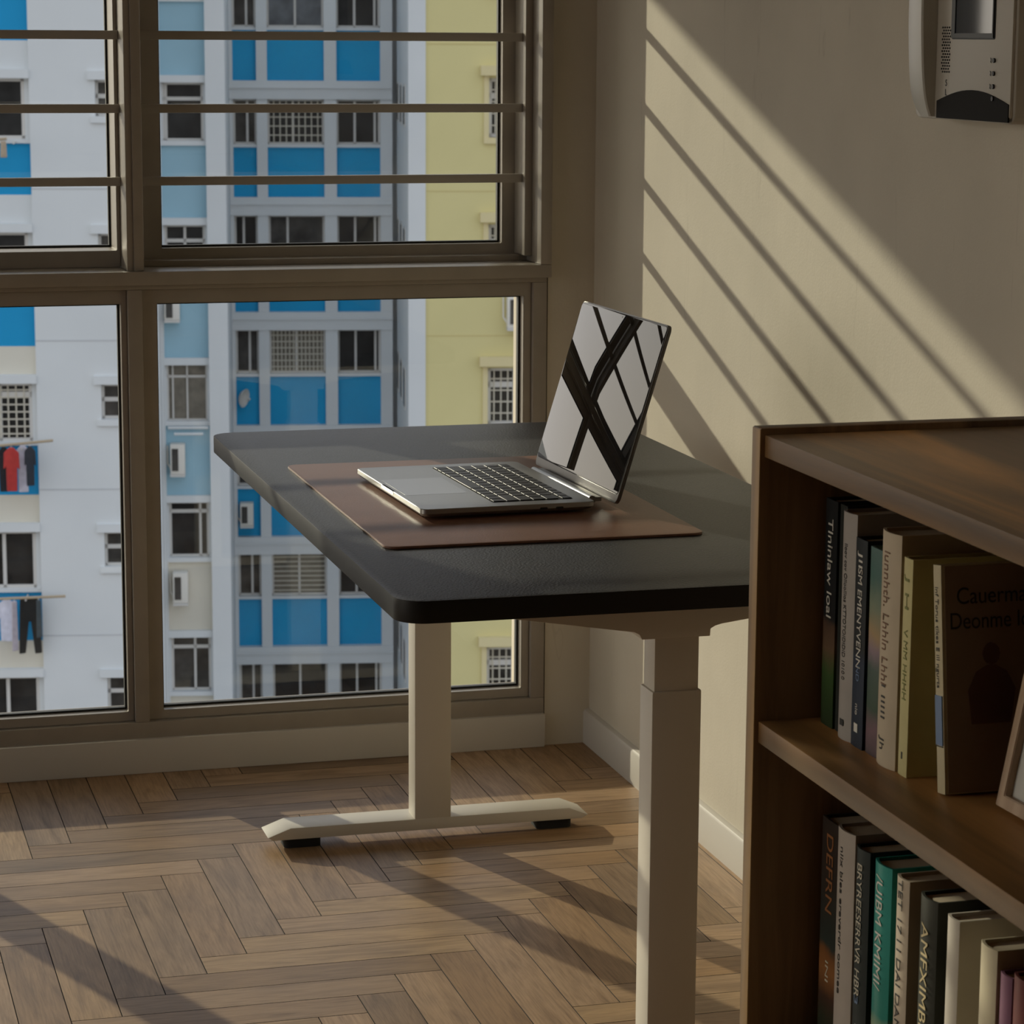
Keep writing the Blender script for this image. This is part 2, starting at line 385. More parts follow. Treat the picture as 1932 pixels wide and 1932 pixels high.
# ------------------------------------------------------------------ sit-stand desk
DX0, DX1, DY0, DY1, DZ, DT = .6334, 1.2693, 2.7169, 3.9818, .65, .0252
desk = thing('standing_desk', 'black-topped sit-stand desk on white T-shaped legs beside the window', 'desk', (.951, 3.35, 0))
bm = B(); prism(bm, rrect(DX0, DX1, DY0, DY1, .034, 10), DZ-DT, DZ, 'z', .0014)
obj('desktop', bm, M['desk'], desk, label='black leatherette desktop with rounded corners')
dt_ = bpy.data.objects['desktop']; dt_.data.materials.append(M['desk_edge'])
for p_ in dt_.data.polygons:
    if abs(p_.normal.z) < .3: p_.material_index = 1
def leg(yf, x0, x1, near):
    lw = obj('leg', box(B(), (x0, yf, .030), (x1, yf+.0445, .5197), .0022), M['powder'], desk)
    obj('upper_tube', box(B(), (x0+.003, yf+.003, .50), (x1-.003, yf+.0415, .60), .0018), M['powder'], lw)
    f = obj('foot', prism(B(), [(.706, .0215), (.715, .016), (1.214, .016), (1.2245, .0215), (1.193, .0345), (.742, .0345)], yf-.0005, yf+.060, 'y', .0015), M['powder'], desk)
    for px in (.734, 1.142):  # pads drawn longer, their black also stands for shade under the foot
        obj('pad_and_shade', prism(B(), rrect(px, px+.058, yf+.008, yf+.050, .008, 4), 0, .0165, 'z'), M['rubber'], f)
    c = (x0+x1)/2
    pts = [(c-.19, .6249), (c-.19, .6125), (c-.052, .5905), (c-.046, .5875), (c-.043, .5815), (c+.038, .5815), (c+.0385, .590), (c+.044, .593), (c+.052, .595), (c+.19, .6125), (c+.19, .6249)]
    obj('side_bracket', prism(B(), pts, yf-.001, yf+.046, 'y', .0012), M['powder'], desk)
    for sx in (.012, .05):
        obj('bracket_screw', tube(B(), (c+sx, yf+.02, .6185), (c+sx, yf+.02, .6245), .004, 10), M['rubber'], desk)
leg(2.770, .9372, .9960, True)
leg(3.930, .9400, .9985, False)
obj('crossbeam', box(B(), (.945, 2.815, .588), (.990, 3.931, .620), .002), M['powder'], desk)

# leather mat
bm = B(); prism(bm, rrect(.6845, 1.083, 3.008, 3.636, .016, 8), 0, .0032, 'z', .0008)
bm.transform(Matrix.Translation((0, 0, DZ+.0002)))
tag(obj('desk_mat', bm, M['mat'], loc=(.88, 3.32, DZ)), 'thin brown leather mat lying under the laptop on the black desktop', 'desk mat')

# ------------------------------------------------------------------ laptop
LZ = DZ+.0034
lap = thing('laptop', 'open silver-grey laptop with dark mirror-like screen on the brown leather mat', 'laptop', (.8739, 3.3337, LZ), .0334)
LW, LD = .334, .228
top = .668-LZ
bm = B()
def base_pts(ins): return rrect(-LD/2+ins, LD/2-ins, -LW/2+ins, LW/2-ins, .010, 6)
# base shell: tapered underside, flat sides
t = bmesh.new(); rings = []
for ins, z in ((.010, .0025), (.003, .0050), (0, .0085), (0, top-.0006), (.0006, top)):
    rings.append([t.verts.new((x, y, z)) for x, y in base_pts(ins)])
for a, b in zip(rings, rings[1:]):
    for k in range(len(a)): t.faces.new((a[k], a[(k+1) % len(a)], b[(k+1) % len(a)], b[k]))
t.faces.new(rings[0][::-1]); t.faces.new(rings[-1]); bmesh.ops.recalc_face_normals(t, faces=t.faces[:]); join(bm, t)
base = obj('base', bm, M['alu'], lap, local=True)
for sx in (-1, 1):
    for sy in (-1, 1):
        obj('rubber_foot', tube(B(), (sx*.088, sy*.135, 0), (sx*.088, sy*.135, .003), .006, 16), M['rubber'], base, local=True)
for u in (.045, .066):
    obj('port', prism(B(), rrect(u-.005, u+.005, .0072, .0102, .0014, 4), -LW/2-.0003, -LW/2+.002, 'y'), M['black'], base, local=True)
obj('opening_notch', prism(B(), rrect(-.030, .030, .0106, .0146, .0015, 4), -LD/2-.0004, -LD/2+.003, 'x'), M['notch'], base, local=True)
bm = B(); prism(bm, rrect(-.106, -.024, -.062, .062, .004, 5), top, top+.0001, 'z')
obj('trackpad', bm, M['pad'], lap, local=True)
bm = B(); prism(bm, rrect(-.0145, .0925, -.1415, .1415, .003, 4), top-.0001, top+.0002, 'z')
kb = obj('keyboard', bm, M['keyedge'], lap, local=True)
rows = [[1]*14, [1]*13+[1.5], [1.5]+[1]*12+[1], [1.75]+[1]*11+[1.75], [2.25]+[1]*10+[2.25], [1, 1, 1, 1.25, 5, 1.25, 1, 1, 1, 1]]
pitch_u = .0176; keymesh = {}
for r, row in enumerate(rows):
    tot = sum(row); unit = .281/tot; w = .1405; u1 = .0915-r*pitch_u
    depth = .0125 if r == 0 else .0158
    for k in row:
        kw = k*unit
        key_id = (round(kw, 5), depth)
        if key_id not in keymesh:
            kbm = B(); box(kbm, (-depth/2, -kw/2+.0017, 0), (depth/2, kw/2-.0017, .0011), .0004, 1)
            me = bpy.data.meshes.new('key'); kbm.to_mesh(me); kbm.free(); me.materials.append(M['key']); keymesh[key_id] = me
        o = bpy.data.objects.new('key', keymesh[key_id]); COL.objects.link(o); o.parent = kb
        o.location = (u1-depth/2, w-kw/2, top+.0002); w -= kw
# hinge and lid
obj('hinge', tube(B(), (LD/2+.011, -.121, top-.006), (LD/2+.011, .121, top-.006), .0052, 14), M['alu'], lap, local=True)
obj('hinge_cover', box(B(), (LD/2-.002, -.122, top-.0085), (LD/2+.0235, .122, top-.003), .001), M['alu'], lap, local=True)
TL = R(17.0); HX, HZ, LL = LD/2+.0286, .6698-LZ, .2284
lidm = Matrix.Translation((HX, 0, HZ)) @ Matrix.Rotation(TL, 4, 'Y')    # local: z up the lid, -x faces the user
bm = B(); prism(bm, rrect(-LW/2, LW/2, -.007, LL, .009, 8), 0, .0052, 'x', .0008); bm.transform(lidm)
lid = obj('lid', bm, M['alu_dark'], lap, local=True)
bm = B(); prism(bm, rrect(-LW/2+.0018, LW/2-.0018, .0045, LL-.0018, .0075, 8), -.0007, .0004, 'x', .0003); bm.transform(lidm)
obj('screen', bm, M['screen'], lid, local=True)
bm = B(); tube(bm, (-.0008, 0, LL-.0065), (-.0006, 0, LL-.0065), .0013, 12); bm.transform(lidm)
obj('webcam', bm, M['bezel'], lid, local=True)

# ------------------------------------------------------------------ bookcase
SX, SB = .8695, 1.362        # front and back
SY0, SY1 = 1.15, 2.262
SH1, SH2 = .6197, .290
case = thing('bookcase', 'low walnut bookcase with two open shelves of books beside the desk', 'bookcase', ((SX+SB)/2, 1.7, 0))
obj('end_panel', box(B(), (SX-.0035, SY1, 0), (SB, SY1+.0205, .8950), .0012), M['walnut_v'], case)
obj('lit_edge', box(B(), (SX-.0042, SY1+.0003, .002), (SX-.0032, SY1+.0202, .8940), .0003), M['edge'], case, label='golden edge band of the end panel, lightened as if lit from the left')
obj('end_panel', box(B(), (SX-.0035, SY0-.0205, 0), (SB, SY0, .8950), .0012), M['walnut_v'], case)
tb = obj('top_board', box(B(), (SX, SY0, .8685), (SB, SY1-.0006, .8890), .0012), [M['walnut'], M['lit_top']], case)
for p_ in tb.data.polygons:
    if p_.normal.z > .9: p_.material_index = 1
obj('shelf', box(B(), (SX, SY0, SH1-.0205), (SB-.02, SY1-.0006, SH1), .0012), M['walnut'], case)
obj('shelf', box(B(), (SX, SY0, SH2-.0205), (SB-.02, SY1-.0006, SH2), .0012), M['walnut'], case)
obj('back_panel', box(B(), (SB-.02, SY0, .03), (SB-.008, SY1, .868)), M['walnut_v'], case)
obj('shelf', box(B(), (SX, SY0, .04), (SB-.02, SY1-.0006, .060), .0012), M['walnut'], case)
obj('plinth', box(B(), (SX+.02, SY0, 0), (SX+.036, SY1-.0006, .04)), M['walnut'], case)

# books: spine faces -x; local x = depth, y = width, z = height
def cov(name, col, rough=.5, var=.06, vs=30): return mat(name, col, rough, var=var, vscale=vs, spec=.22)
def band_mat(name, stops, rough=.45, h=.2):
    """printed spine: colours change up the height (a printed design)"""
    m = bpy.data.materials.new(name); m.use_nodes = True; nt = m.node_tree; L = nt.links.new; b = nt.nodes['Principled BSDF']
    tc = nt.nodes.new('ShaderNodeTexCoord'); sp = nt.nodes.new('ShaderNodeSeparateXYZ'); L(tc.outputs['Object'], sp.inputs[0])
    nz = nt.nodes.new('ShaderNodeTexNoise'); nz.inputs['Scale'].default_value = 45; nz.inputs['Detail'].default_value = 4; L(tc.outputs['Object'], nz.inputs['Vector'])
    a = nt.nodes.new('ShaderNodeMath'); a.operation = 'MULTIPLY'; a.inputs[1].default_value = 1/h; L(sp.outputs['Z'], a.inputs[0])
    c = nt.nodes.new('ShaderNodeMath'); c.operation = 'MULTIPLY_ADD'; c.inputs[1].default_value = .10; L(nz.outputs['Fac'], c.inputs[0]); L(a.outputs[0], c.inputs[2])
    r = nt.nodes.new('ShaderNodeValToRGB'); e = r.color_ramp.elements
    e[0].position = stops[0][0]; e[0].color = (*stops[0][1], 1); e[1].position = stops[-1][0]; e[1].color = (*stops[-1][1], 1)
    for p, col in stops[1:-1]: k = e.new(p); k.color = (*col, 1)
    L(c.outputs[0], r.inputs['Fac']); L(r.outputs['Color'], b.inputs['Base Color']); b.inputs['Roughness'].default_value = rough; b.inputs['Specular IOR Level'].default_value = .22
    return m
INK = mat('dark_ink', (.03, .028, .026), .6); WINK = mat('white_ink', (.72, .70, .64), .55); GINK = mat('gold_ink', (.52, .42, .22), .45); CINK = mat('cream_ink', (.6, .56, .45), .5)
RINK = mat('brown_ink', (.20, .10, .05), .6); BINK = mat('blue_ink', (.16, .24, .40), .6); OINK = mat('olive_ink', (.20, .21, .05), .6)

def book(label, y_hi, y_lo, z_shelf, h, cover, round_spine, titles=(), x=.923, depth=.15, group=None, lean=0., bands=()):
    w = (y_hi-y_lo)
    if group == G2:
        h += .035; titles = [(t_, z_+.035, *r_) for t_, z_, *r_ in titles]; bands = [(z_+.035, *r_) for z_, *r_ in bands]
    mw = Matrix.Translation((x, (y_hi+y_lo)/2, z_shelf)) @ Matrix.Rotation(lean, 4, 'X')
    root = thing('book', label, 'book', group=group, mw=mw)
    th = .0022; bl = w*.11 if round_spine else .0008
    def arc(off, inner):
        hw = w/2-off; n = 10 if round_spine else 4
        return [(off-bl*(1-(2*k/n-1)**2), hw-2*hw*k/n) for k in range(n+1)]
    outer = [(depth, w/2)]+arc(0, False)+[(depth, -w/2)]
    inner = [(depth, -w/2+th)]+arc(th, True)[::-1]+[(depth, w/2-th)]
    bm = B(); prism(bm, outer+inner, 0, h, 'z', 0)
    c = obj('cover', bm, cover, root, local=True)
    pin = [(depth-.004, w/2-th-.0002)]+[(px+.0004, py) for px, py in arc(th+.0003, True)]+[(depth-.004, -w/2+th+.0002)]
    bm = B(); prism(bm, pin, .003, h-.003, 'z'); obj('page_block', bm, M['paper'], root, local=True)
    # spine text runs downwards, letters facing -x
    base_rot = Matrix(((0, 0, -1, 0), (0, -1, 0, 0), (-1, 0, 0, 0), (0, 0, 0, 1)))
    for txt, zc, length, size, ink in titles:
        lettering(txt, size, Matrix.Translation((-bl-.0003, 0, zc)) @ base_rot, ink, root, width=length)
    for zc, zh, yw, ink in bands:
        obj('spine_mark', box(B(), (-bl-.0005, -yw/2, zc-zh/2), (-bl+.0006, yw/2, zc+zh/2)), ink, root, local=True)
    return root
G1, G2 = 'books on the upper shelf', 'books on the lower shelf'
Z1, Z2 = SH1+.0002, SH2+.0002
book('dark book with grey lettering, nearest the end panel on the upper shelf', 2.2450, 2.2170, Z1, .212, band_mat('p1', [(.0, (.02, .03, .015)), (.3, (.05, .10, .03)), (.42, (.16, .10, .06)), (.52, (.10, .06, .04)), (.56, (.016, .018, .02)), (1, (.016, .018, .02))]), False,
     [('Tlninlaw loal', .148, .092, .016, WINK)], x=.925, group=G1)
book('thin black book squeezed between the grey-lettered book and the white one', 2.2155, 2.1995, Z1, .211, cov('c2', (.03, .034, .03)), False, x=.927, group=G1)
book('white book with small dark lettering standing by the black ones, upper shelf', 2.1980, 2.1665, Z1, .209, cov('c3', (.42, .39, .36)), True,
     [('lloov cov Olloollios KTTOTOIDIDID 1010 0', .118, .125, .0090, INK), ('I', .016, .006, .012, INK)], group=G1)
book('black book with large white capital letters on the upper shelf', 2.1655, 2.1400, Z1, .190, band_mat('p4', [(0, (.02, .03, .05)), (.45, (.018, .03, .06)), (.5, (.014, .018, .022)), (1, (.014, .018, .022))]), False,
     [('SM EMENYVENN', .118, .090, .0135, WINK), ('JII', .170, .015, .012, WINK), ('ND', .068, .014, .010, BINK), ('nio', .035, .010, .008, WINK)], x=.922, group=G1, bands=[(.018, .008, .008, WINK)])
book('green and purple illustrated spine beside a thick cream book, upper shelf', 2.1370, 2.1120, Z1, .187, band_mat('p5', [(0, (.05, .05, .05)), (.16, (.20, .12, .14)), (.26, (.05, .09, .06)), (.45, (.08, .12, .10)), (.52, (.30, .22, .26)), (.60, (.42, .30, .16)), (.72, (.22, .26, .18)), (.85, (.07, .16, .14)), (1, (.10, .18, .17))]), False, x=.924, group=G1)
book('thick cream hardback with rounded spine and slanted brown lettering', 2.1095, 2.0690, Z1, .208, cov('c6', (.58, .49, .36)), True,
     [('lunnhth. Lhhln Lhhi', .132, .118, .0165, RINK), ('I IIIII', .058, .030, .011, INK), ('Jh', .020, .012, .012, INK)], group=G1)
book('pale yellow slim book with green print, left of the leaning one', 2.0650, 2.0470, Z1, .191, cov('c7', (.60, .54, .27)), False,
     [('J H', .160, .03, .010, OINK), ('V MM HHHH', .098, .062, .0105, OINK)], x=.924, group=G1, bands=[(.018, .006, .002, INK)])
lb = book('slim cream book leaning left, its dark illustrated cover turned outwards', 2.0000, 1.9850, Z1+.0010, .193, [cov('c8', (.56, .49, .32))], False,
     [('lnf Torus tikes E ill ngurts', .132, .085, .0085, INK)], x=.932, depth=.17, lean=R(-7.2), group=G1,
     bands=[(.062, .042, .013, BINK), (.040, .0008, .013, INK)])
# printed front cover of the leaning book (faces -y)
cm = Matrix(((1, 0, 0, 0), (0, 0, -1, 0), (0, 1, 0, 0), (0, 0, 0, 1)))
fy = -.0075-.0006
obj('printed_cover', box(B(), (.003, fy, .001), (.168, -.0075+.0002, .192)), cov('c8f', (.34, .26, .19)), lb, local=True)
lettering('Cauerman S', .020, Matrix.Translation((.056, fy-.0003, .166)) @ cm, INK, lb, width=.085)
lettering('Deonme Ioum 3', .020, Matrix.Translation((.060, fy-.0003, .145)) @ cm, INK, lb, width=.105)
lettering('Fomm ooed the\nthooltoe onve', .0075, Matrix.Translation((.105, fy-.0003, .118)) @ cm, INK, lb, width=.05)
def figure(cx, z0, s, hue):
    bm = B()
    prism(bm, [(cx+.0085*s*math.cos(a*.5236), z0+.062*s+.010*s*math.sin(a*.5236)) for a in range(12)], fy-.0006, fy, 'y')
    prism(bm, [(cx-.020*s, z0), (cx-.023*s, z0+.03*s), (cx-.015*s, z0+.046*s), (cx-.004*s, z0+.052*s), (cx+.004*s, z0+.052*s), (cx+.015*s, z0+.046*s), (cx+.023*s, z0+.03*s), (cx+.018*s, z0)], fy-.0005, fy, 'y')
    obj('cover_figure', bm, hue, lb, local=True)
figure(.044, .058, .95, mat('fig1', (.16, .085, .07), .7)); figure(.098, .030, 1.1, mat('fig2', (.035, .03, .028), .7)); figure(.070, .002, .6, mat('fig3', (.05, .045, .04), .7))

# picture frame leaning back on the upper shelf
fm = Matrix.Translation((.9585, 1.9450, Z1+.0031)) @ Matrix.Rotation(R(3), 4, 'Z') @ Matrix.Rotation(R(11), 4, 'Y')
pf = thing('picture_frame', 'pale wooden picture frame leaning back on the upper shelf in front of the books', 'picture frame', mw=fm)
FW_, FH_ = .15, .18
def frame_ring(o, i, a, b):
    t = B(); ring(t, o, i, a, b, .0008)
    t.transform(Matrix(((0, 1, 0, 0), (1, 0, 0, 0), (0, 0, 1, 0), (0, 0, 0, 1)))); bmesh.ops.recalc_face_normals(t, faces=t.faces[:]); return t
obj('frame', frame_ring((-FW_, 0, .0, FH_), (-FW_+.011, -.011, .011, FH_-.011), 0, .016), M['pinewood'], pf, local=True)
obj('mount', frame_ring((-FW_+.01, -.01, .01, FH_-.01), (-FW_+.03, -.026, .026, FH_-.03), .007, .009), M['mount'], pf, local=True)
obj('picture', box(B(), (.009, -FW_+.012, .012), (.011, -.012, FH_-.012)), M['photo'], pf, local=True)
obj('back_board', box(B(), (.011, -FW_+.006, .006), (.015, -.006, FH_-.006)), M['black'], pf, local=True)

# lower shelf
book('dark illustrated spine with orange print, nearest the end panel on the lower shelf', 2.2400, 2.1985, Z2, .206, band_mat('q1', [(0, (.02, .03, .015)), (.28, (.03, .035, .02)), (.4, (.06, .03, .02)), (.52, (.28, .12, .04)), (.6, (.22, .09, .03)), (.66, (.03, .04, .035)), (1, (.035, .025, .02))]), False,
     [('DEFRN', .155, .075, .022, mat('orange_ink', (.30, .12, .04), .5)), ('INI', .06, .02, .010, CINK)], x=.928, group=G2)
book('white book with tiny dark lettering next to the orange-printed dark spine, lower shelf', 2.1945, 2.1545, Z2, .211, cov('d2', (.44, .39, .34)), True,
     [('niix bles ereverdr oomee', .125, .14, .0095, INK)], x=.925, group=G2)
book('black hardback with cream capital letters on the lower shelf', 2.1530, 2.1225, Z2, .204, cov('d3', (.018, .026, .026)), True,
     [('BRYREESERRVR HBR', .128, .125, .0150, CINK), ('3', .062, .008, .012, BINK)], x=.926, group=G2, bands=[(.030, .018, .001, WINK)])
book('teal green hardback with white lettering above a pale photograph, lower shelf', 2.1080, 2.0715, Z2, .205, band_mat('q4', [(0, (.10, .11, .07)), (.15, (.40, .40, .24)), (.38, (.46, .46, .30)), (.48, (.30, .36, .22)), (.56, (.02, .23, .19)), (1, (.03, .30, .26))], .4), True,
     [('/UIBM KMIMI/', .142, .105, .019, WINK)], x=.925, group=G2)
book('cream book with thin dark letters standing right of the teal one', 2.0580, 2.0320, Z2, .206, cov('d5', (.54, .46, .36)), True,
     [('TET 17 I I DAI DANA', .130, .15, .0120, INK)], x=.924, group=G2)
book('dark green-black hardback with gold slanted capitals on the lower shelf', 2.0100, 1.9760, Z2, .205, cov('d6', (.030, .032, .024)), True,
     [('AMFXIMBB', .132, .100, .0190, GINK)], x=.925, group=G2)
book('plain pale grey book with lettering low on its spine, lower shelf', 1.9560, 1.9330, Z2, .203, cov('d7', (.50, .46, .40)), True,
     [('MLTI', .065, .055, .0125, INK)], x=.925, group=G2)
book('cream book with a large dark word, beside the purple book', 1.8920, 1.8620, Z2, .202, cov('d8', (.56, .50, .36)), True,
     [('hasi', .082, .060, .020, INK)], x=.925, group=G2)
book('short purple book at the right edge of the lower shelf', 1.8590, 1.8380, Z2, .187, cov('d9', (.17, .075, .125)), True, x=.927, group=G2)
book('dark red book standing behind the purple one near the frame edge', 1.8350, 1.8060, Z2, .194, cov('d10', (.12, .03, .03)), True, x=.927, group=G2)

# ------------------------------------------------------------------ wall intercom
ic = thing('wall_intercom', 'grey wall-mounted intercom phone with handset and small screen', 'intercom', (XW, 2.85, 1.152))
FX = 1.337
bm = B(); prism(bm, rrect(2.733, 3.000, 1.1525, 1.46, .012, 6), FX, XW, 'x', .003, 3)
obj('body', bm, M['plastic'], ic)
# raised front panel
bm = B(); prism(bm, rrect(2.736, 2.898, 1.158, 1.445, .006, 4), FX-.004, FX+.001, 'x', .0015)
obj('front_panel', bm, M['plastic'], ic)
# handset: curved bar seen from the front and the side
t = bmesh.new(); N = 28; prev = None
for k in range(N+1):
    f = k/N; z = 1.1555+f*.285
    e = min(1, math.sin(math.pi*min(max(f, .0), 1))**.25) if 0 < f < 1 else 0
    yl = 2.9665+.021*min(1, (f*9)**.5 if f < .11 else 1)*1; yl = 2.974+.0145*min(1, f/.09)**.5-.006*max(0, (f-.35)/.65)
    yr = 2.944; xf = FX-.0185+.010*(2*abs(f-.5))**6+.004*math.cos(f*math.pi*2)*.5
    xb = FX+.0008
    c = .006
    sec = [(xb, yr), (xf+.002, yr), (xf, yr+.002), (xf, yl-c), (xf+.0018, yl-c*.3), (xf+c, yl), (xb, yl)]
    cur = [t.verts.new((x, y, z)) for x, y in sec]
    if prev:
        for i in range(len(cur)): t.faces.new((prev[i], prev[(i+1) % len(cur)], cur[(i+1) % len(cur)], cur[i]))
    else: t.faces.new(cur)
    prev = cur
t.faces.new(prev[::-1]); bmesh.ops.recalc_face_normals(t, faces=t.faces[:]); bm = B(); join(bm, t)
obj('handset', bm, M['plastic_lt'], ic, label='pale curved handset')
# dark arched grip recess at the bottom
pts = [(2.738, 1.1545), (2.738, 1.171)]+[(2.738+.19*k/14, 1.171+.0175*math.sin(math.pi*(.06+.88*k/14))) for k in range(15)]+[(2.928, 1.166), (2.928, 1.1545)]
obj('grip_recess', prism(B(), pts, FX-.0052, FX-.003, 'x'), M['black_gloss'], ic)
obj('screen_surround', prism(B(), rrect(2.779, 2.894, 1.2455, 1.345, .003, 4), FX-.0046, FX-.002, 'x', .0006), M['black'], ic)
bm = B(); ring(bm, (2.781, 2.8925, 1.247, 1.3435), (2.7845, 2.882, 1.2525, 1.339), FX-.0062, FX-.004, .0005)
bm.transform(Matrix(((0, 1, 0, 0), (1, 0, 0, 0), (0, 0, 1, 0), (0, 0, 0, 1)))); bmesh.ops.recalc_face_normals(bm, faces=bm.faces[:])
obj('screen_rim', bm, M['black'], ic)
obj('screen', box(B(), (FX-.0052, 2.784, 1.2520), (FX-.0044, 2.8825, 1.3395)), M['lcd'], ic)
for z in (1.2225, 1.2080, 1.1935, 1.1800):
    obj('button', tube(B(), (FX-.0062, 2.7785, z), (FX-.0038, 2.7785, z), .0027, 14), M['black'], ic)
for z in (1.2225, 1.2080, 1.1935):
    obj('button_symbol', prism(B(), [(2.7865, z-.003), (2.7890, z-.002), (2.7880, z+.0005), (2.7895, z+.003), (2.7865, z+.0022), (2.7875, z)], FX-.0046, FX-.0038, 'x'), M['black'], ic)
bm = B()
for a in range(4):
    for b in range(16): tube(bm, (FX-.0012, 2.906+a*.006+(b % 2)*.003, 1.208+b*.0034), (FX+.0006, 2.906+a*.006+(b % 2)*.003, 1.208+b*.0034), .0011, 6)
obj('speaker_grille', bm, M['black'], ic)
lettering('S\nL\nT', .011, Matrix.Translation((FX-XW-.0004, 2.9135-2.85, .032)) @ Matrix(((0, 0, -1, 0), (-1, 0, 0, 0), (0, 1, 0, 0), (0, 0, 0, 1))), M['black'], ic, name='embossed_letters')

# ------------------------------------------------------------------ apartment building across the way
FA = R(-10.571)
D0 = 53.0; ZB = -30.0
BM_ = Matrix.Rotation(FA, 4, 'Z') @ Matrix.Translation((0, D0, ZB))
M['fw'] = mat('white_facade', (.67, .69, .69), .9, var=.03, vscale=.7)
M['fwc'] = mat('cream_facade', (.68, .64, .54), .9, var=.04, vscale=.9)
M['fy'] = mat('yellow_facade', (.68, .60, .285), .9, var=.03, vscale=.6)
M['fyl'] = mat('pale_yellow_trim', (.70, .60, .33), .9)
M['fb'] = mat('bright_blue_paint', (.004, .29, .57), .8, var=.05, vscale=.8)
M['fb2'] = mat('deep_blue_paint', (.007, .33, .62), .8, var=.06, vscale=.8)
M['flb'] = mat('light_blue_paint', (.33, .53, .63), .85, var=.05, vscale=.8)
M['wfr'] = mat('facade_window_frame', (.62, .60, .56), .6)
M['wgl'] = mat('facade_window_glass', (.024, .024, .023), .3, var=.5, vscale=2.2, spec=.15)
M['wgl2'] = mat('dim_interior_glass', (.06, .056, .05), .35, var=.5, vscale=3.0, spec=.15)
M['wint'] = mat('pale_interior_glass', (.13, .14, .15), .4, var=.4, vscale=2.5, spec=.15)
M['wcur'] = mat('curtain_behind_glass', (.17, .15, .115), .5, var=.25, vscale=5)
M['grl'] = mat('window_grille', (.60, .56, .46), .6)
M['acb'] = mat('condenser_casing', (.74, .71, .64), .6)
M['pole'] = mat('bamboo_pole', (.42, .33, .22), .7)
bld = thing('apartment_building', 'tall apartment block of white, blue and yellow walls outside the window', 'building', mw=BM_)
def L3(u, n, z): return (u, n-D0, z-ZB)
SCL = [1.0, 0.0]      # scale of the recessed bay's own modules and the plane they are measured from
def sc(u, n, z):
    k, n0 = SCL
    return L3(u, n, z) if k == 1 else L3(u*k, n0*k+(n-n0)*k, CAM_Z+(z-CAM_Z)*k)
def bx(bm, u0, u1, n0, n1, z0, z1): return box(bm, sc(u0, n0, z0), sc(u1, n1, z1))
def part(name, bm, m, parent=bld, label=None): return obj(name, bm, m, parent, local=True, label=label)
def wall_holes(u0, u1, z0, z1, n, holes, dep):
    """front skin with rectangular openings and their reveals"""
    us = sorted({u0, u1}|{h[0] for h in holes}|{h[1] for h in holes}); zs = sorted({z0, z1}|{h[2] for h in holes}|{h[3] for h in holes})
    bm = B()
    def q(*p): bm.faces.new([bm.verts.new(L3(*c)) for c in p])
    for a, b in zip(us, us[1:]):
        for c, d in zip(zs, zs[1:]):
            if any(h[0] <= a and b <= h[1] and h[2] <= c and d <= h[3] for h in holes): continue
            q((a, n, c), (b, n, c), (b, n, d), (a, n, d))
    for a, b, c, d in holes:
        q((a, n, c), (a, n, d), (a, n+dep, d), (a, n+dep, c)); q((b, n, d), (b, n, c), (b, n+dep, c), (b, n+dep, d))
        q((a, n, d), (b, n, d), (b, n+dep, d), (a, n+dep, d)); q((b, n, c), (a, n, c), (a, n+dep, c), (b, n+dep, c))
    bmesh.ops.remove_doubles(bm, verts=bm.verts[:], dist=.0005)
    return bm
def fwindow(u0, u1, z0, z1, n, glass='wgl', grid=None, mull=(), trans=(), fw=.05, panes_lit=None):
    bm = B()
    for a, b, c, d in ((u0, u0+fw, z0, z1), (u1-fw, u1, z0, z1), (u0, u1, z0, z0+fw), (u0, u1, z1-fw, z1)): bx(bm, a, b, n, n+.08, c, d)
    for f in mull: c = u0+(u1-u0)*f; bx(bm, c-fw*.55, c+fw*.55, n, n+.08, z0, z1)
    for f in trans: c = z0+(z1-z0)*f; bx(bm, u0, u1, n, n+.08, c-fw*.8, c+fw*.8)
    w = part('window', bm, M['wfr'])
    part('window_pane', bx(B(), u0+.01, u1-.01, n+.04, n+.06, z0+.01, z1-.01), M[glass], w)
    if grid:
        bm = B(); nu, nz = grid
        for k in range(1, nu): c = u0+(u1-u0)*k/nu; bx(bm, c-.013, c+.013, n-.02, n+.005, z0+fw, z1-fw)
        for k in range(1, nz): c = z0+(z1-z0)*k/nz; bx(bm, u0+fw, u1-fw, n-.02, n+.005, c-.013, c+.013)
        part('window_grille', bm, M['grl'], w)
    return w
ZT, ZLO = 6.2, -17.0
